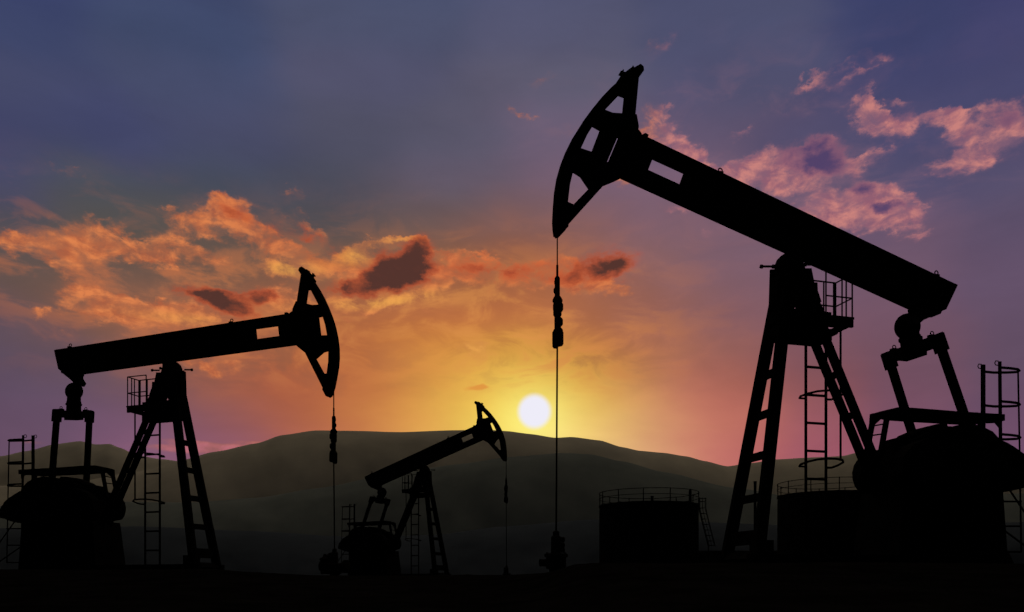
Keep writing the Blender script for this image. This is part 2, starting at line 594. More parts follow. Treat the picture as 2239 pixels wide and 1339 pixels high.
    stack = [(606, 650, -5.5, 5.5), (612, 624, -6.5, 3), (630, 642, -8, 3), (650, 692, -8.5, 9), (654, 662, -10, 11), (664, 680, -9, 12.5), (692, 724, -6, 8),
             (697, 712, -6, 12), (720, 734, -8, 12), (725, 755, -10.5, 13), (750, 761, -10.5, 3)]
    for a, c, l_, r_ in stack:
        p0, p1 = XZ(1219 + l_, c), XZ(1219 + r_, a)
        off = L(rx, 700).x - L(1219, 700).x
        dz = L(1219, 700 + sh).z - L(1219, 700).z
        ww = (p1[0] - p0[0]) * .5
        xm = (p0[0] + p1[0]) / 2 + off
        ch = min(.03, (p1[1] - p0[1]) * .3)
        zz0, zz1 = p0[1] + dz, p1[1] + dz
        m.lathe([(ww - ch * .6, zz0), (ww, zz0 + ch), (ww, zz1 - ch), (ww - ch * .6, zz1)], (xm, 0, 0), 18)
    M(m, 'carrier_bar', RUST)
    m = MB()
    m.tube([L(rx, 755 + sh), L(rx - 2.5, 1175)], .019, 8)
    M(m, 'polished_rod', CABLE)
    return root


def wellhead(loc, yaw, mirror, label, pose, wide=False):
    root = empty('wellhead', loc, yaw)
    tag(root, label, 'wellhead', 'wellheads under the pump jacks')
    rx = POSES[pose]['rope'] - 2.5
    z = lambda py: L(rx, py).z
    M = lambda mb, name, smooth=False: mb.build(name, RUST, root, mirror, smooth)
    m = MB()
    m.lathe([(.14, -.3), (.14, z(1245)), (.20, z(1244)), (.20, z(1221)), (.17, z(1220)), (.17, z(1218))], (0, 0, 0), 20)
    M(m, 'casing')
    m = MB()
    m.lathe([(.20, z(1219)), (.235, z(1218)), (.235, z(1212)), (.2, z(1210.5)), (.12, z(1210))], (0, 0, 0), 20)
    for k in range(8):
        a = k * math.pi / 4
        m.lathe([(.02, z(1221)), (.02, z(1208.5))], (.19 * math.cos(a), .19 * math.sin(a), 0), 8)
    M(m, 'flange')
    m = MB()
    m.lathe([(.105, z(1211)), (.1, z(1175)), (.085, z(1173)), (.065, z(1172)), (.065, z(1163)), (.03, z(1161))], (0, 0, 0), 18)
    for py in (1180, 1192, 1203):
        m.lathe([(.035, 0), (.055, .03), (.055, .09), (.03, .11)], (.07, 0, z(py)), 10, 'x')
    M(m, 'stuffing_box')
    m = MB()
    m.lathe([(.07, -.31), (.075, -.22), (.05, -.2), (.05, 0)], (0, 0, z(1231)), 14, 'x')
    v = M(m, 'side_valve')
    m = MB()
    m.tube([(-.33, .065 * math.cos(k * math.pi / 8), z(1231) + .065 * math.sin(k * math.pi / 8)) for k in range(16)], .014, 6, True)
    m.bar((-.33, -.065, z(1231)), (-.33, .065, z(1231)), .02, .02)
    m.bar((-.33, 0, z(1231) - .065), (-.33, 0, z(1231) + .065), .02, .02)
    m.build('handwheel', RUST, v, mirror)
    if wide:
        m = MB()
        m.lathe([(.13, .05), (.14, .18), (.17, .20), (.17, .25), (.12, .27), (.12, .40), (.16, .42), (.16, .46), (.08, .5)], (0, 0, .14), 16, 'x')
        m.lathe([(.13, -.2), (.13, .20), (.16, .22), (.16, .26), (.07, .32), (.04, .40)], (.33, 0, .10), 14)
        m.lathe([(.1, -.1), (.1, .28), (.14, .30), (.14, .34), (.08, .42)], (.16, .05, .1), 14)
        m.build('flow_line_valve', RUST, root, mirror)
        m = MB()
        m.lathe([(.1, -.12), (.12, -.3), (.2, -.34), (.2, -.42), (.1, -.46)], (0, 0, .12), 14, 'x')
        m.build('flow_line', RUST, root, mirror)
    return root


def place(px_c, D, yaw, mirror, pose, label, wl, wide=False, size=(1.0, 1.0)):
    loc = Vector(((px_c - CX) / F * D, D, GROUND))
    pump_jack(loc, yaw, mirror, pose, label, size)
    p = L(POSES[pose]['rope'] - 2.5, 1230)
    x = (-p.x if mirror else p.x) * size[0]
    w = loc + Vector((math.cos(yaw) * x, math.sin(yaw) * x, 0))
    wellhead(w, yaw, mirror, wl, pose, wide)


place(1750, 18.0, YAW, False, 'right', 'huge black pump jack nearest the camera, its horsehead raised to the left',
      'black wellhead below the hanging rod of the largest pump jack')
place(358.9, 26.77, math.radians(-18.9), True, 'left', 'mid-sized black pump jack at left with its beam tilted only slightly',
      'black wellhead with bulky side valves below the mid-sized pump jack', True, size=(1.137, .868))
place(919.8, 50.3, math.radians(-31.1), True, 'small', 'smallest distant black pump jack, seen below the setting sun',
      'tiny black wellhead below the rod of the smallest pump jack', size=(1.079, .982))


# ------------------------------------------------------------------ storage tanks
def tank(px_c, D, half_px, py_edge, rail_h, a0, label, extras):
    cx = (px_c - CX) / F * D
    R = half_px / F * D
    h = EYE + (HY - py_edge) / F * D - GROUND
    root = empty('storage_tank', (cx, D, GROUND))
    tag(root, label, 'storage tank', 'storage tanks behind the pump jacks')
    m = MB()
    m.lathe([(R * 1.01, -.3), (R, .05), (R, h * .33), (R * 1.003, h * .33 + .03), (R, h * .33 + .06), (R, h * .66), (R * 1.003, h * .66 + .03), (R, h * .66 + .06), (R, h - .22)], (0, 0, 0), 72)
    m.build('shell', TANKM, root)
    m = MB()
    m.lathe([(R * 1.0, h - .215), (R * .985, h - .2), (R * .985, h - .1), (R * 1.012, h - .1), (R * 1.012, h), (R * .97, h), (R * .5, h + .06), (.2, h + .1)], (0, 0, 0), 72)
    m.build('roof', TANKM, root)
    m = MB()
    n = 64
    for k in range(12):
        a = math.radians(a0 + 30 * k) - math.pi / 2
        x, y = R * math.cos(a), R * math.sin(a)
        m.tube([(x, y, h - .05), (x, y, h + rail_h + .03)], .028, 6)
        m.tube([(x, y, h + .08), (x * .9, y * .9, h + .02)], .015, 5)
    for z, r_ in ((rail_h, .02), (rail_h * .55, .016)):
        m.tube([(R * 1.005 * math.cos(2 * math.pi * k / n), R * 1.005 * math.sin(2 * math.pi * k / n), h + z) for k in range(n)], r_, 5, True)
    m.build('railing', STEEL, root)
    if extras:
        m = MB()
        a = math.radians(45) - math.pi / 2
        m.lathe([(.085, h - .1), (.085, h + rail_h - .06), (.06, h + rail_h - .02)], (R * .99 * math.cos(a), R * .99 * math.sin(a), 0), 12)
        m.build('vent_stack', STEEL, root)
        m = MB()
        m.lathe([(.08, h - .05), (.08, h + .22), (.1, h + .23), (.1, h + .28)], (-.25, -R * .93, 0), 12)
        m.build('roof_vent', STEEL, root)
        m = MB()
        x0 = R * .98
        m.box(x0, x0 + .28, -.4, .4, -.2, 1.66 - .25)
        m.build('valve_chest', STEEL, root)
        # inclined ladder in a cage, going down from the rim
        def pt(px, py, dy=0.0):
            q = ray(px, py) * (D + dy)
            return Vector((q.x - cx, dy, q.z + EYE - GROUND))
        m = MB()
        path = [(1536, 1089), (1536, 1112), (1541, 1134), (1547.5, 1160), (1556.5, 1195)]
        for off, dy in ((-7.5, .0), (7.5, .0)):
            m.tube([pt(x + off, y, dy) for x, y in path] + ([pt(1549, 1206, 0), pt(1549.5, 1256, 0)] if off < 0 else []), .035 if off < 0 else .022, 5)
        levels = [1091, 1098, 1112, 1124, 1136, 1148, 1160, 1172, 1184, 1194]

        def mid(y):
            for (xa, ya), (xb, yb) in zip(path, path[1:]):
                if ya <= y <= yb:
                    return xa + (xb - xa) * (y - ya) / (yb - ya)
            return path[-1][0]
        for y in levels:
            m.tube([pt(mid(y) - 7.5, y), pt(mid(y) + 7.5, y - 1)], .014, 5)
        m.bar(pt(1524, 1112), pt(1530, 1112), .04, .04)
        ld = m.build('caged_ladder', STEEL, root)
        for y in levels:
            m = MB()
            m.tube([pt(mid(y) - 8 * math.cos(t * math.pi / 8), y - 1, -.55 * math.sin(t * math.pi / 8)) for t in range(9)], .018, 5)
            m.build('safety_hoop', STEEL, ld)
        m = MB()
        for t in (2, 4, 6):
            m.tube([pt(x - 8 * math.cos(t * math.pi / 8), y - 1, -.55 * math.sin(t * math.pi / 8)) for x, y in path], .014, 5)
        m.build('cage_bar', STEEL, ld)
    return root


tank(1418, 50.0, 107, 1106, .74, 15, 'black storage tank with caged ladder at its right side, standing alone', True)
tank(1812, 50.0, 107, 1084, .74, 20, 'taller black storage tank half hidden behind the largest pump jack', False)

# vent pipe on the dike
D = 56.6
pp = Vector(((1651 - CX) / F * D, D, 0))
vz0, vz1 = 2.4, EYE + (HY - 1053) / F * D
o = empty('vent_pipe', (pp.x, pp.y, vz0))
tag(o, 'slim upright black pipe behind the front legs of the largest pump jack', 'pipe')
MB().lathe([(.095, -.4), (.095, vz1 - vz0 - .06)], (0, 0, 0), 14).build('pipe', STEEL, o)
MB().lathe([(.12, vz1 - vz0 - .06), (.12, vz1 - vz0)], (0, 0, 0), 14).build('pipe_cap', STEEL, o)


# ------------------------------------------------------------------ ground, dike, hills
def smooth(a, b, x):
    t = max(0.0, min(1.0, (x - a) / (b - a)))
    return t * t * (3 - 2 * t)


def fbm(x, y, z=0.0, o=5):
    s, a, f = 0.0, .5, 1.0
    for _ in range(o):
        s += a * noise.noise(Vector((x * f, y * f, z)))
        a *= .5
        f *= 2.03
    return s


def ground_h(x, y):
    yc = 23.5 - 7.5 * smooth(-1.0, 2.0, x)
    h = GROUND * smooth(3.0, yc, y)
    near = 1.0 - smooth(60, 200, y)
    h += near * (fbm(x * .35, y * .35) * .07 + fbm(x * 2.2, y * 2.2, 3) * .03) * smooth(1, 10, y)
    u = x / max(y, 1.0)
    h -= .16 * smooth(-.36, -.26, u) * (1 - smooth(.02, .10, u)) * smooth(8, 14, y) * (1 - smooth(38, 48, y))
    h -= .4 * smooth(70, 260, y)
    return h


def steps(lo, hi, n, p):
    return [lo + (hi - lo) * (i / n) ** p for i in range(n + 1)]


xs = sorted(set([-x for x in steps(0, 7000, 110, 4.2)] + steps(0, 7000, 110, 4.2)))
ys = [-400, -120, -50, -25, -12, -6, -3] + steps(0, 9000, 170, 4.0)
g = MB()
W_ = len(xs)
g.v = [(x, y, ground_h(x, y)) for y in ys for x in xs]
g.f = [(j * W_ + i, j * W_ + i + 1, (j + 1) * W_ + i + 1, (j + 1) * W_ + i) for j in range(len(ys) - 1) for i in range(W_ - 1)]
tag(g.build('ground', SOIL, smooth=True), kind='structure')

# earth dike round the tanks
d = MB()
x0, x1 = (1450 - CX) / F * 57, (2197 - CX) / F * 57
top = EYE + (HY - 1205) / F * 57
N = 120
sec = [(54.2, .5), (55.6, 1.4), (56.6, top), (58.2, top), (62.0, .5)]
vs = []
for i in range(N + 1):
    x = x0 + (x1 - x0) * i / N
    for k, (y, z) in enumerate(sec):
        vs.append((x, y + .1 * fbm(x * .7, k), z + (.03 * fbm(x * 1.5, k + 9) if z > 1 else 0)))
n = len(sec)
fs = [(i * n + k, (i + 1) * n + k, (i + 1) * n + k + 1, i * n + k + 1) for i in range(N) for k in range(n - 1)]
fs += [tuple(range(n)), tuple(N * n + k for k in reversed(range(n)))]
d.add(vs, fs)
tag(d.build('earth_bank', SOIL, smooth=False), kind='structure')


def ridge(name, line, D, W, seed, rough, mat, trees=0.0):
    """a rounded hill whose crest follows bearings and heights read off the skyline"""
    m = MB()
    n, rows = 420, 46
    px0, px1 = line[0][0], line[-1][0]
    vs = []

    def sky(px):
        for (xa, ya), (xb, yb) in zip(line, line[1:]):
            if xa <= px <= xb:
                t = (px - xa) / (xb - xa)
                t = t * t * (3 - 2 * t) * .5 + t * .5
                return ya + (yb - ya) * t
        return line[-1][1]
    for j in range(rows + 1):
        t = j / rows * 1.25
        for i in range(n + 1):
            px = px0 + (px1 - px0) * i / n
            H = (HY - sky(px) - 3.0) / F * D
            u = (px - CX) / F
            tt = min(t, 1.0)
            gul = fbm(u * 6 + seed, tt * 1.2, seed, 5)
            y = D - W * (1 - t) + gul * W * .20 * (1 - tt)
            z = H * (1 - (1 - t) ** 2.7) if t <= 1 else H * math.cos((t - 1) * 1.2)
            z += gul * H * .03 * math.sin(tt * math.pi)
            z += rough * (fbm(u * 45 + seed, 2 + t * 3, seed, 5) + .35 * noise.noise(Vector((u * 420, t * 7, seed)))) * smooth(.8, .95, t)
            if trees:
                z += trees * abs(noise.noise(Vector((u * 260, t * 9, seed)))) * (px > 1585) * (t > .93)
            vs.append((u * y, y, z + EYE - 2 * (1 - tt)))
    k = n + 1
    fs = [(j * k + i, j * k + i + 1, (j + 1) * k + i + 1, (j + 1) * k + i) for j in range(rows) for i in range(n)]
    m.add(vs, fs)
    tag(m.build(name, mat, smooth=True), kind='structure')


main = [(-700, 1080), (-200, 1075), (150, 1060), (300, 1035), (395, 1012), (470, 993), (560, 975), (618, 957), (690, 947), (760, 948), (880, 951.5), (1000, 947.5), (1060, 946),
        (1110, 949), (1160, 955), (1215, 963), (1250, 961), (1310, 968), (1360, 983), (1400, 991), (1450, 995), (1500, 1003), (1540, 1013), (1590, 1024),
        (1640, 1017), (1700, 1009), (1780, 1005), (1840, 1003), (1880, 995), (1960, 985), (2100, 990), (2300, 1010), (3000, 1060)]
left = [(-900, 1060), (-300, 1030), (0, 1001), (60, 990), (120, 976), (175, 970), (210, 977), (240, 976), (262, 984), (300, 1000), (350, 1008), (410, 1015), (520, 1045), (700, 1090), (900, 1150)]
front = [(-900, 1120), (-200, 1112), (100, 1105), (250, 1098), (420, 1100), (560, 1090), (700, 1068), (850, 1042), (1000, 1018), (1120, 1003), (1230, 995), (1290, 997), (1360, 1012), (1450, 1035), (1600, 1068), (1800, 1100), (2100, 1085), (2400, 1075), (3200, 1100)]
low = [(-900, 1150), (-100, 1155), (300, 1150), (560, 1160), (760, 1172), (950, 1168), (1100, 1150), (1300, 1135), (1500, 1140), (1800, 1150), (2300, 1140), (3200, 1150)]
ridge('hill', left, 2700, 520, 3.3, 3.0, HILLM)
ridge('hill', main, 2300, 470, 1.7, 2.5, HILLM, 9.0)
ridge('hill', front, 1600, 300, 8.1, 2.0, HILL_SHADE)
ridge('hill', low, 1050, 150, 5.2, 1.0, HILL_DEEP_SHADE)

# ------------------------------------------------------------------ sky
world = bpy.data.worlds.new("World")
world.use_nodes = True
nt = world.node_tree
nt.nodes.clear()
LK = nt.links.new
_new, _cnt = nt.nodes.new, [0]


def NN(kind):
    n = _new(kind)
    _cnt[0] += 1
    n.name = 'n%d' % _cnt[0]      # keeps name look-ups short
    return n



def put(sock, v):
    if v is None:
        return
    if isinstance(v, bpy.types.NodeSocket):
        LK(v, sock)
    else:
        sock.default_value = v


def mth(op, a, b=None, c=None, clamp=False):
    n = NN('ShaderNodeMath')
    n.operation = op
    if clamp:
        n.use_clamp = True
    put(n.inputs[0], a)
    put(n.inputs[1], b)
    put(n.inputs[2], c)
    return n.outputs[0]


def vec(op, a, b=None, c=None, out=0):
    n = NN('ShaderNodeVectorMath')
    n.operation = op
    put(n.inputs[0], a)
    put(n.inputs[1], b)
    put(n.inputs[2], c)
    return n.outputs[out]


def scale(v, f):
    n = NN('ShaderNodeVectorMath')
    n.operation = 'SCALE'
    put(n.inputs[0], v)
    put(n.inputs[3], f)
    return n.outputs[0]


def sstep(x, a, b):
    n = NN('ShaderNodeMapRange')
    n.interpolation_type = 'SMOOTHSTEP'
    put(n.inputs['Value'], x)
    n.inputs['From Min'].default_value = a
    n.inputs['From Max'].default_value = b
    return n.outputs[0]


def mixc(f, a, b):
    n = NN('ShaderNodeMix')
    n.data_type = 'RGBA'
    put(n.inputs[0], f)
    put(n.inputs[6], a)
    put(n.inputs[7], b)
    return n.outputs[2]


def col(c):
    return (*rgb(*c), 1.0)


def nz(v, scale, detail, rough, dist=0.0):
    n = NN('ShaderNodeTexNoise')
    put(n.inputs['Vector'], v)
    n.inputs['Scale'].default_value = scale
    n.inputs['Detail'].default_value = detail
    n.inputs['Roughness'].default_value = rough
    n.inputs['Distortion'].default_value = dist
    return n.outputs[0]


def ae(px, py):
    """bearing and elevation of a direction, in 1/1800 rad"""
    v = ray(px, py).normalized()
    return math.atan2(v.x, v.y) * F, math.asin(v.z) * F


tc = NN('ShaderNodeTexCoord')
sp = NN('ShaderNodeSeparateXYZ')
LK(tc.outputs['Generated'], sp.inputs[0])
az = mth('ARCTAN2', sp.outputs[0], sp.outputs[1])
el = mth('ARCSINE', sp.outputs[2])
cb = NN('ShaderNodeCombineXYZ')
LK(mth('MULTIPLY', az, F), cb.inputs[0])
LK(mth('MULTIPLY', el, F), cb.inputs[1])
PNT = cb.outputs[0]


def gauss(px, py, rx, ry, rotd=0.0, src=None, puffy=False):
    a, e = ae(px, py)
    sx = (ae(px + 20, py)[0] - ae(px - 20, py)[0]) / 40
    sy = (ae(px, py - 20)[1] - ae(px, py + 20)[1]) / 40
    rx, ry = rx * sx, ry * sy
    q = vec('SUBTRACT', src or PNT, (a, e, 0))
    if rotd == 0 and not puffy:
        q = vec('MULTIPLY', q, (1 / rx, 1 / ry, 0))
        d2 = vec('DOT_PRODUCT', q, q, out=1)
    else:
        c, s = math.cos(math.radians(rotd)), -math.sin(math.radians(rotd))
        u = vec('DOT_PRODUCT', q, (c / rx, s / rx, 0), out=1)
        v = vec('DOT_PRODUCT', q, (-s / ry, c / ry, 0), out=1)
        if puffy:            # crisp crown, soft trailing base
            v = mth('MAXIMUM', mth('MULTIPLY', v, 1.45), mth('MULTIPLY', v, -.72))
        d2 = mth('MULTIPLY_ADD', v, v, mth('MULTIPLY', u, u))
    return mth('POWER', 0.36788, d2)


# a slow warp so that the colour fields have no ruler-straight edges
wn = NN('ShaderNodeTexNoise')
put(wn.inputs['Vector'], vec('MULTIPLY', PNT, (.0022, .005, 1)))
wn.inputs['Scale'].default_value = 1.0
wn.inputs['Detail'].default_value = 4.0
WP = vec('MULTIPLY_ADD', vec('SUBTRACT', wn.outputs['Color'], (.5, .5, .5)), (190, 80, 0), PNT)

# clear-sky colours by direction: (x, y, r, g, b) read off the photo
BG = []
for y, row in (
    (-60, ((0, 58, 66, 104), (400, 62, 71, 104), (800, 72, 79, 108), (1200, 78, 82, 112), (1600, 72, 76, 106), (2000, 58, 64, 103), (2239, 64, 65, 106))),
    (60, ((0, 61, 69, 104), (400, 64, 74, 106), (800, 76, 81, 108), (1200, 84, 85, 112), (1600, 76, 79, 109), (2000, 61, 66, 105), (2239, 67, 67, 106))),
    (170, ((0, 69, 73, 104), (400, 70, 76, 106), (800, 82, 82, 108), (1200, 92, 89, 110), (1600, 80, 80, 110), (2000, 66, 68, 106), (2239, 70, 70, 106))),
    (290, ((0, 66, 69, 104), (250, 65, 69, 104), (500, 72, 75, 104), (750, 80, 80, 100), (1000, 88, 86, 106), (1250, 106, 92, 114), (1500, 98, 86, 112), (1800, 82, 77, 108), (2020, 74, 73, 108), (2239, 82, 76, 108))),
    (400, ((0, 70, 72, 104), (220, 74, 78, 88), (500, 68, 74, 90), (700, 76, 77, 92), (1000, 94, 86, 104), (1250, 116, 94, 114), (1500, 120, 94, 114), (1760, 96, 84, 110), (2000, 78, 76, 108), (2239, 88, 79, 106))),
    (490, ((0, 82, 78, 82), (220, 82, 80, 76), (450, 84, 80, 78), (700, 80, 76, 78), (950, 100, 84, 84), (1180, 120, 90, 90), (1400, 124, 95, 110), (1620, 120, 93, 110), (1900, 104, 84, 108), (2239, 94, 80, 106))),
    (580, ((0, 102, 82, 74), (220, 105, 84, 76), (450, 106, 86, 74), (700, 118, 88, 72), (900, 140, 96, 68), (1100, 162, 98, 66), (1260, 152, 96, 74), (1420, 130, 96, 102), (1620, 122, 93, 108), (1900, 110, 86, 106), (2239, 98, 80, 104))),
    (670, ((-40, 88, 76, 92), (120, 120, 86, 74), (300, 164, 104, 75), (520, 158, 98, 70), (760, 178, 104, 64), (980, 192, 112, 66), (1180, 192, 112, 66), (1330, 168, 102, 74), (1480, 142, 96, 94), (1640, 130, 92, 102), (1900, 114, 84, 102), (2239, 98, 79, 102))),
    (760, ((-40, 92, 77, 96), (110, 100, 80, 90), (300, 142, 92, 76), (520, 168, 98, 68), (760, 184, 106, 63), (960, 208, 132, 64), (1140, 214, 150, 66), (1310, 200, 120, 62), (1440, 168, 106, 86), (1600, 146, 94, 88), (1800, 126, 84, 94), (2000, 112, 81, 98), (2239, 98, 78, 99))),
    (840, ((-40, 94, 77, 98), (120, 96, 78, 99), (300, 112, 84, 92), (470, 148, 90, 76), (620, 165, 88, 62), (780, 186, 106, 64), (930, 216, 148, 70), (1070, 228, 172, 74), (1270, 228, 172, 72), (1360, 206, 138, 78), (1460, 182, 110, 94), (1600, 164, 96, 84), (1780, 136, 84, 90), (2000, 116, 80, 98), (2239, 100, 76, 99))),
    (920, ((-40, 98, 76, 98), (120, 99, 77, 99), (300, 114, 84, 110), (470, 140, 87, 90), (620, 164, 92, 72), (760, 190, 112, 68), (900, 222, 156, 78), (1050, 234, 190, 86), (1270, 234, 190, 100), (1370, 228, 176, 116), (1470, 194, 114, 98), (1600, 184, 106, 94), (1760, 146, 85, 96), (2000, 122, 80, 100), (2239, 106, 76, 101))),
    (1000, ((-40, 100, 76, 98), (120, 106, 79, 102), (300, 132, 90, 116), (470, 140, 90, 112), (620, 166, 94, 84), (760, 196, 118, 80), (900, 228, 165, 88), (1050, 238, 200, 100), (1270, 238, 202, 124), (1370, 232, 182, 130), (1470, 198, 118, 104), (1600, 184, 102, 100), (1760, 158, 88, 104), (2000, 128, 81, 102), (2239, 110, 76, 102))),
):
    for p in row:
        BG.append((p[0], y, p[1:]))

acc = (0.0, 0.0, 0.0)
wsum = None
# what lies beyond the mapped half of the sky: dark eastern dusk, plus an unseen bright patch added to light the hills
BACK = rgb(20, 23, 36)
SKY_FILL = rgb(196, 184, 172)
eps = 2e-4
HIGH = Vector((0.05, .64, .77)).normalized()
upw = vec('DOT_PRODUCT', tc.outputs['Generated'], tuple(HIGH), out=1)
acc = scale(mixc(mth('MULTIPLY', sstep(upw, .35, .93), sstep(el, .20, .55)), (*BACK, 1), (*SKY_FILL, 1)), eps)
wsum = eps
for (px, py, c) in BG:
    w = gauss(px, py, 112 if py > 740 else 140, 62 if py > 740 else 68, 0, WP)
    acc = vec('ADD', scale(rgb(*c), w), acc)
    wsum = mth('ADD', w, wsum)
skyc = scale(acc, mth('DIVIDE', 1.0, wsum))

# sun glow
g1 = gauss(1168, 905, 150, 120)
skyc = vec('ADD', scale((.10, .16, .012), g1), skyc)
g2 = gauss(1168, 908, 82, 78)
skyc = vec('ADD', scale((.05, .19, .075), g2), skyc)

# soft high haze streaks
hz = nz(vec('MULTIPLY', PNT, (.0032, .0085, 1)), 1.0, 7, .58, .4)
skyc = scale(skyc, mth('MULTIPLY_ADD', hz, .34, .83))

# clouds ----------------------------------------------------------------
cn = vec('MULTIPLY', PNT, (.0170, .0270, 1))
N1 = nz(cn, 1.0, 9, .60, .35)
N1s = nz(vec('ADD', cn, (.16, -.30, 0)), 1.0, 5, .60, .35)
N2 = nz(vec('ADD', vec('MULTIPLY', PNT, (.030, .046, 1)), (7, 3, 1)), 1.0, 6, .62, .3)
relief = mth('MULTIPLY_ADD', mth('SUBTRACT', N1, N1s), 4.0, .5, clamp=True)
N0 = nz(vec('ADD', vec('MULTIPLY', PNT, (.0075, .0135, 1)), (5, 1, 4)), 1.0, 4, .55, .3)
fine = mth('MULTIPLY_ADD', mth('SUBTRACT', N0, .5), 1.5, mth('MULTIPLY_ADD', mth('SUBTRACT', N2, .5), .9, mth('MULTIPLY', mth('SUBTRACT', N1, .5), 2.7)))

# billow: the cloud masses are bent by turbulence before their density is taken
bn = NN('ShaderNodeTexNoise')
put(bn.inputs['Vector'], vec('MULTIPLY', PNT, (.0130, .0200, 1)))
bn.inputs['Scale'].default_value = 1.0
bn.inputs['Detail'].default_value = 6.0
bn.inputs['Roughness'].default_value = .62
CW = vec('MULTIPLY_ADD', vec('SUBTRACT', bn.outputs['Color'], (.5, .5, .5)), (170, 90, 0), PNT)

LIT = [
    # left bank
    (60, 520, 120, 16, -4, .8), (150, 510, 60, 16, 0, .55), (260, 515, 60, 16, 12, .6), (330, 532, 120, 18, 6, .7), (240, 545, 70, 10, 0, .5),
    (430, 540, 60, 14, 12, .75), (90, 563, 50, 9, 5, .5), (190, 552, 40, 9, 20, .45), (340, 564, 32, 10, 8, .75),
    (430, 472, 45, 16, -16, .8), (510, 455, 50, 22, -10, .8), (470, 500, 60, 9, 0, .5), (560, 500, 60, 22, 35, .75), (640, 545, 80, 22, 25, .85), (600, 520, 60, 20, 30, .5),
    (200, 595, 50, 22, 25, .45), (180, 640, 40, 12, 10, .3), (240, 640, 60, 14, 5, .5), (310, 665, 110, 18, 4, .65), (340, 695, 140, 18, 4, .75), (200, 675, 60, 10, 0, .35), (450, 700, 90, 14, 10, .6), (75, 686, 26, 10, 0, .75), (155, 727, 26, 8, 0, .4),
    (640, 590, 45, 12, -4, .8), (610, 640, 60, 14, 0, .55), (700, 600, 40, 14, 0, .45), (640, 665, 60, 12, 0, .55), (480, 800, 50, 12, 5, .4), (440, 790, 90, 12, 0, .4), (620, 770, 50, 14, 0, .35),
    (770, 558, 60, 18, -10, .85), (800, 540, 40, 10, -20, .7), (880, 525, 45, 6, 0, .8), (955, 553, 22, 6, 10, .6), (740, 580, 40, 10, 0, .6), (800, 575, 40, 10, 0, .5),
    (800, 660, 110, 12, -8, .7), (900, 640, 120, 9, -18, .55), (1010, 612, 80, 7, -4, .4), (780, 685, 70, 10, 0, .4), (1030, 572, 60, 12, 8, .9), (1110, 584, 90, 15, 6, .95), (1190, 598, 90, 15, 0, .85), (1255, 590, 50, 20, 25, .9), (1310, 622, 70, 10, 4, .7), (960, 600, 60, 12, -10, .7),
    (950, 650, 160, 16, -8, .25), (1030, 755, 60, 12, -10, .35), (1060, 778, 40, 12, 60, .25), (640, 470, 40, 12, 20, .35), (700, 500, 40, 12, 30, .35), (635, 420, 26, 8, 0, .4),
    # right bank
    (1925, 128, 44, 9, 0, .36), (1785, 167, 48, 9, -8, .6), (1850, 168, 40, 7, 4, .36), (1900, 235, 32, 14, 40, .8), (1935, 262, 50, 13, 22, .8), (1975, 272, 40, 10, -5, .7), (1985, 219, 30, 8, 0, .6),
    (2055, 250, 60, 11, 15, .6), (2125, 285, 40, 22, 35, .8), (2160, 310, 70, 16, -20, .65), (2205, 235, 50, 13, 8, .75), (2235, 290, 40, 20, 0, .55), (2095, 342, 70, 12, -8, .65), (2140, 325, 50, 14, -20, .6),
    (1640, 360, 45, 18, -10, .8), (1690, 358, 55, 18, 0, .7), (1690, 392, 90, 12, 4, .8), (1760, 392, 50, 12, 0, .55), (1750, 335, 40, 10, 0, .5), (1855, 358, 40, 11, 14, .75), (1915, 334, 36, 8, -16, .75), (1815, 323, 16, 6, 0, .7),
    (1530, 345, 50, 16, 28, .75), (1560, 355, 50, 12, 20, .55), (1480, 320, 60, 12, 28, .5),
    (1835, 425, 60, 18, 8, .8), (1925, 410, 40, 14, 15, .7), (1965, 430, 24, 8, 20, .7), (1880, 455, 90, 16, 8, .8), (1750, 447, 70, 12, 5, .7), (1800, 465, 80, 12, 10, .6), (1965, 468, 45, 12, 8, .75), (1920, 485, 60, 9, 0, .5), (2000, 508, 30, 6, 0, .65),
    (1440, 245, 40, 12, 10, .5), (1465, 282, 26, 9, 0, .6), (1420, 275, 26, 8, 0, .5), (1615, 283, 18, 6, 0, .5), (1380, 400, 50, 10, 8, .5), (1490, 442, 40, 9, 10, .55), (1560, 500, 20, 8, 0, .3),
    (1180, 170, 26, 10, -20, .3), (1140, 237, 30, 7, 12, .38), (1445, 95, 30, 10, -15, .3), (145, 368, 34, 9, 0, .36), (1250, 270, 60, 12, 0, .22), (1700, 250, 80, 18, 10, .2),
    # streaks low over the left saddle
    (430, 968, 70, 5, 2, .62), (500, 978, 70, 6, 0, .6), (350, 975, 60, 5, 0, .4), (440, 985, 70, 5, 0, .5), (560, 968, 50, 4, 0, .4), (60, 965, 40, 4, 0, .3),
]
M_ = 0.0
for (px, py, rx, ry, a, w) in LIT:
    M_ = mth('MULTIPLY_ADD', gauss(px, py, rx * 1.15 if px < 1400 else rx * 1.2, ry * 1.35 if px < 1400 else ry * 1.6, a, CW if py < 940 else PNT, True), w, M_)
gate = sstep(M_, .02, .45)
dens = mth('MULTIPLY_ADD', fine, gate, mth('MULTIPLY', mth('MINIMUM', M_, .9), .85))
body = sstep(dens, .12, 1.18)
thin = sstep(mth('MULTIPLY_ADD', mth('MULTIPLY', fine, gate), .45, M_), .04, .85)

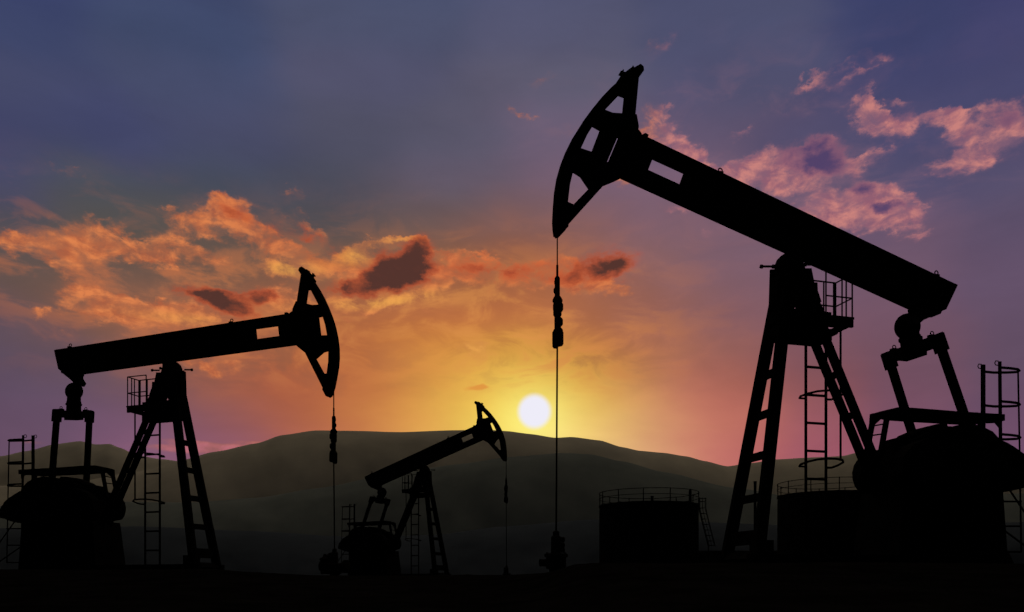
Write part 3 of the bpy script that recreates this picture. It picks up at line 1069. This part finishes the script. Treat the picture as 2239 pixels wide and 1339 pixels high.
# colour of lit cloud by bearing
xpos = sp.outputs[0]
right = sstep(az, ae(1370, 600)[0] / F, ae(1480, 400)[0] / F)
lit_l = mixc(relief, col((176, 92, 62)), col((226, 132, 78)))
lit_r = mixc(relief, col((148, 92, 110)), col((214, 136, 126)))
lit = mixc(right, lit_l, lit_r)
low_pink = gauss(440, 985, 260, 45)
lit = mixc(low_pink, lit, col((182, 106, 122)))
gold = 0.0
for (px, py, rx, ry, a, w) in ((640, 590, 60, 18, 0, .9), (775, 560, 70, 22, -10, .75), (880, 527, 60, 12, 0, .5), (800, 665, 170, 16, -6, .5), (950, 650, 160, 24, -8, .4), (1040, 770, 120, 40, 0, .9), (420, 700, 120, 14, 0, .35)):
    gold = mth('MULTIPLY_ADD', gauss(px, py, rx, ry, a), w, gold)
lit = mixc(mth('MINIMUM', gold, 1.0), lit, col((244, 176, 82)))
redm = mth('MULTIPLY', gauss(1140, 592, 200, 34), 1.25)
redm = mth('MULTIPLY_ADD', gauss(690, 545, 80, 30, 25), .7, redm)
redm = mth('MULTIPLY_ADD', gauss(560, 470, 120, 50, 25), .35, redm)
lit = mixc(mth('MULTIPLY', redm, .75, clamp=True), lit, col((192, 86, 52)))

# a broad broken sheet of dull cloud behind the bright bank
N3 = nz(vec('ADD', vec('MULTIPLY', PNT, (.0075, .0175, 1)), (3, 9, 0)), 1.0, 8, .58, .5)
sheet = mth('MINIMUM', mth('ADD', mth('ADD', gauss(300, 615, 420, 120), mth('MULTIPLY', gauss(1000, 640, 420, 110), .75)), mth('MULTIPLY_ADD', gauss(1230, 775, 240, 75), .9, mth('MULTIPLY', gauss(560, 775, 300, 70), .8))), 1.0)
s_lit = mth('MULTIPLY', sheet, sstep(N3, .45, .64))
s_dull = mth('MULTIPLY', sheet, sstep(N3, .54, .36))
sheet_c = mixc(gauss(1060, 720, 430, 170), col((186, 108, 72)), col((222, 148, 76)))
skyc = mixc(mth('MULTIPLY', s_lit, .72), skyc, sheet_c)
skyc = mixc(mth('MULTIPLY', s_dull, .45), skyc, mixc(gauss(1060, 720, 430, 150), col((92, 78, 72)), col((170, 98, 62))))
right_sheet = mth('MULTIPLY', mth('ADD', gauss(1560, 280, 330, 120), gauss(1850, 430, 300, 90)), mth('MULTIPLY', sstep(N3, .46, .7), .32))
skyc = mixc(right_sheet, skyc, col((150, 108, 122)))

veil = mixc(right, col((176, 104, 70)), col((160, 108, 122)))
skyc = mixc(mth('MULTIPLY', thin, .45), skyc, veil)
skyc = mixc(mth('MULTIPLY', body, mth('MULTIPLY_ADD', right, -.12, .92)), skyc, lit)

CD = vec('MULTIPLY_ADD', vec('SUBTRACT', bn.outputs['Color'], (.5, .5, .5)), (95, 52, 0), PNT)
DARK = [
    (905, 566, 30, 20, -40, .95), (862, 588, 38, 22, -15, .95), (835, 616, 56, 14, -8, .62), (775, 636, 50, 10, -8, .5), (900, 600, 36, 12, -10, .5), (755, 632, 14, 10, 0, .6),
    (470, 654, 46, 11, 10, .85), (425, 645, 34, 8, 0, .55), (510, 664, 40, 12, 12, .7), (568, 650, 26, 9, -5, .75), (490, 682, 44, 9, 10, .55), (1330, 578, 42, 18, 8, .95), (1290, 598, 60, 12, -10, .5), (1120, 596, 70, 9, 6, .5), (1040, 590, 40, 7, 0, .3),
    (690, 520, 50, 12, 25, .4), (520, 470, 40, 10, 10, .35), (600, 505, 30, 10, 0, .3),
    (1790, 345, 50, 18, 8, .9), (1770, 322, 34, 8, 0, .6), (1800, 372, 36, 14, 10, .75), (1890, 412, 28, 10, 8, .85), (1945, 452, 26, 7, 10, .8), (1980, 250, 26, 8, 0, .3), (2205, 262, 30, 12, 0, .6), (1870, 440, 30, 8, 0, .3),
]
D_ = 0.0
for (px, py, rx, ry, a, w) in DARK:
    D_ = mth('MULTIPLY_ADD', gauss(px, py, rx * 1.35, ry * 1.55, a, CD), w * 1.1, D_)
dd = mth('ADD', mth('MINIMUM', D_, 1.25), mth('MULTIPLY', mth('MULTIPLY', fine, sstep(D_, .03, .45)), .68))
d_rim = sstep(dd, .05, .75)
d_core = mth('MULTIPLY', sstep(dd, .24, 1.35), mth('MULTIPLY_ADD', relief, -.15, 1.08))
rim_c = mixc(right, col((194, 82, 48)), col((150, 96, 114)))
core_c = mixc(right, col((76, 50, 45)), col((78, 64, 104)))
skyc = mixc(mth('MULTIPLY', d_rim, .8), skyc, rim_c)
skyc = mixc(mth('MINIMUM', mth('MULTIPLY', d_core, 1.02), .96), skyc, core_c)

# little wisp beside the sun
wd = mth('ADD', mth('ADD', gauss(1045, 848, 34, 7, -6), mth('MULTIPLY', gauss(1055, 842, 10, 7, -50), .4)), mth('MULTIPLY', mth('MULTIPLY', fine, .6), gauss(1045, 848, 60, 20)))
skyc = mixc(mth('MULTIPLY', sstep(wd, .3, .95), .75), skyc, col((222, 140, 62)))

# sun disc
sa, se = ae(1168.5, 900)
rr = vec('DISTANCE', PNT, (sa, se, 0), out=1)
R0 = 34.0 * math.cos(math.radians(9)) ** 1.2
disc = sstep(rr, R0 + 9, R0 - 7)
skyc = mixc(disc, skyc, col((238, 236, 248)))

# no light from under the horizon
skyc = scale(skyc, mth('MULTIPLY_ADD', sstep(el, -.06, 0.0), .97, .03))

bgn = NN('ShaderNodeBackground')
LK(skyc, bgn.inputs['Color'])
bgn.inputs['Strength'].default_value = 1.0
out = NN('ShaderNodeOutputWorld')
LK(bgn.outputs[0], out.inputs['Surface'])

scene.world = world

# ------------------------------------------------------------------ sun lamp
sd = bpy.data.lights.new('sun', 'SUN')
sd.energy = 0.6
sd.angle = math.radians(0.6)
sd.color = (1.0, .62, .30)
sun = bpy.data.objects.new('sun', sd)
COL.objects.link(sun)
sun.rotation_euler = ray(1168.5, 900).normalized().to_track_quat('Z', 'Y').to_euler()

# ------------------------------------------------------------------ render settings
scene.view_settings.view_transform = 'Standard'
scene.view_settings.look = 'None'
scene.view_settings.exposure = 0.0
scene.view_settings.gamma = 1.0
scene.cycles.use_denoising = True
scene.cycles.max_bounces = 2
scene.cycles.use_adaptive_sampling = True
scene.cycles.adaptive_threshold = 0.02
scene.cycles.adaptive_min_samples = 6
world.cycles.sampling_method = 'MANUAL'
world.cycles.sample_map_resolution = 512
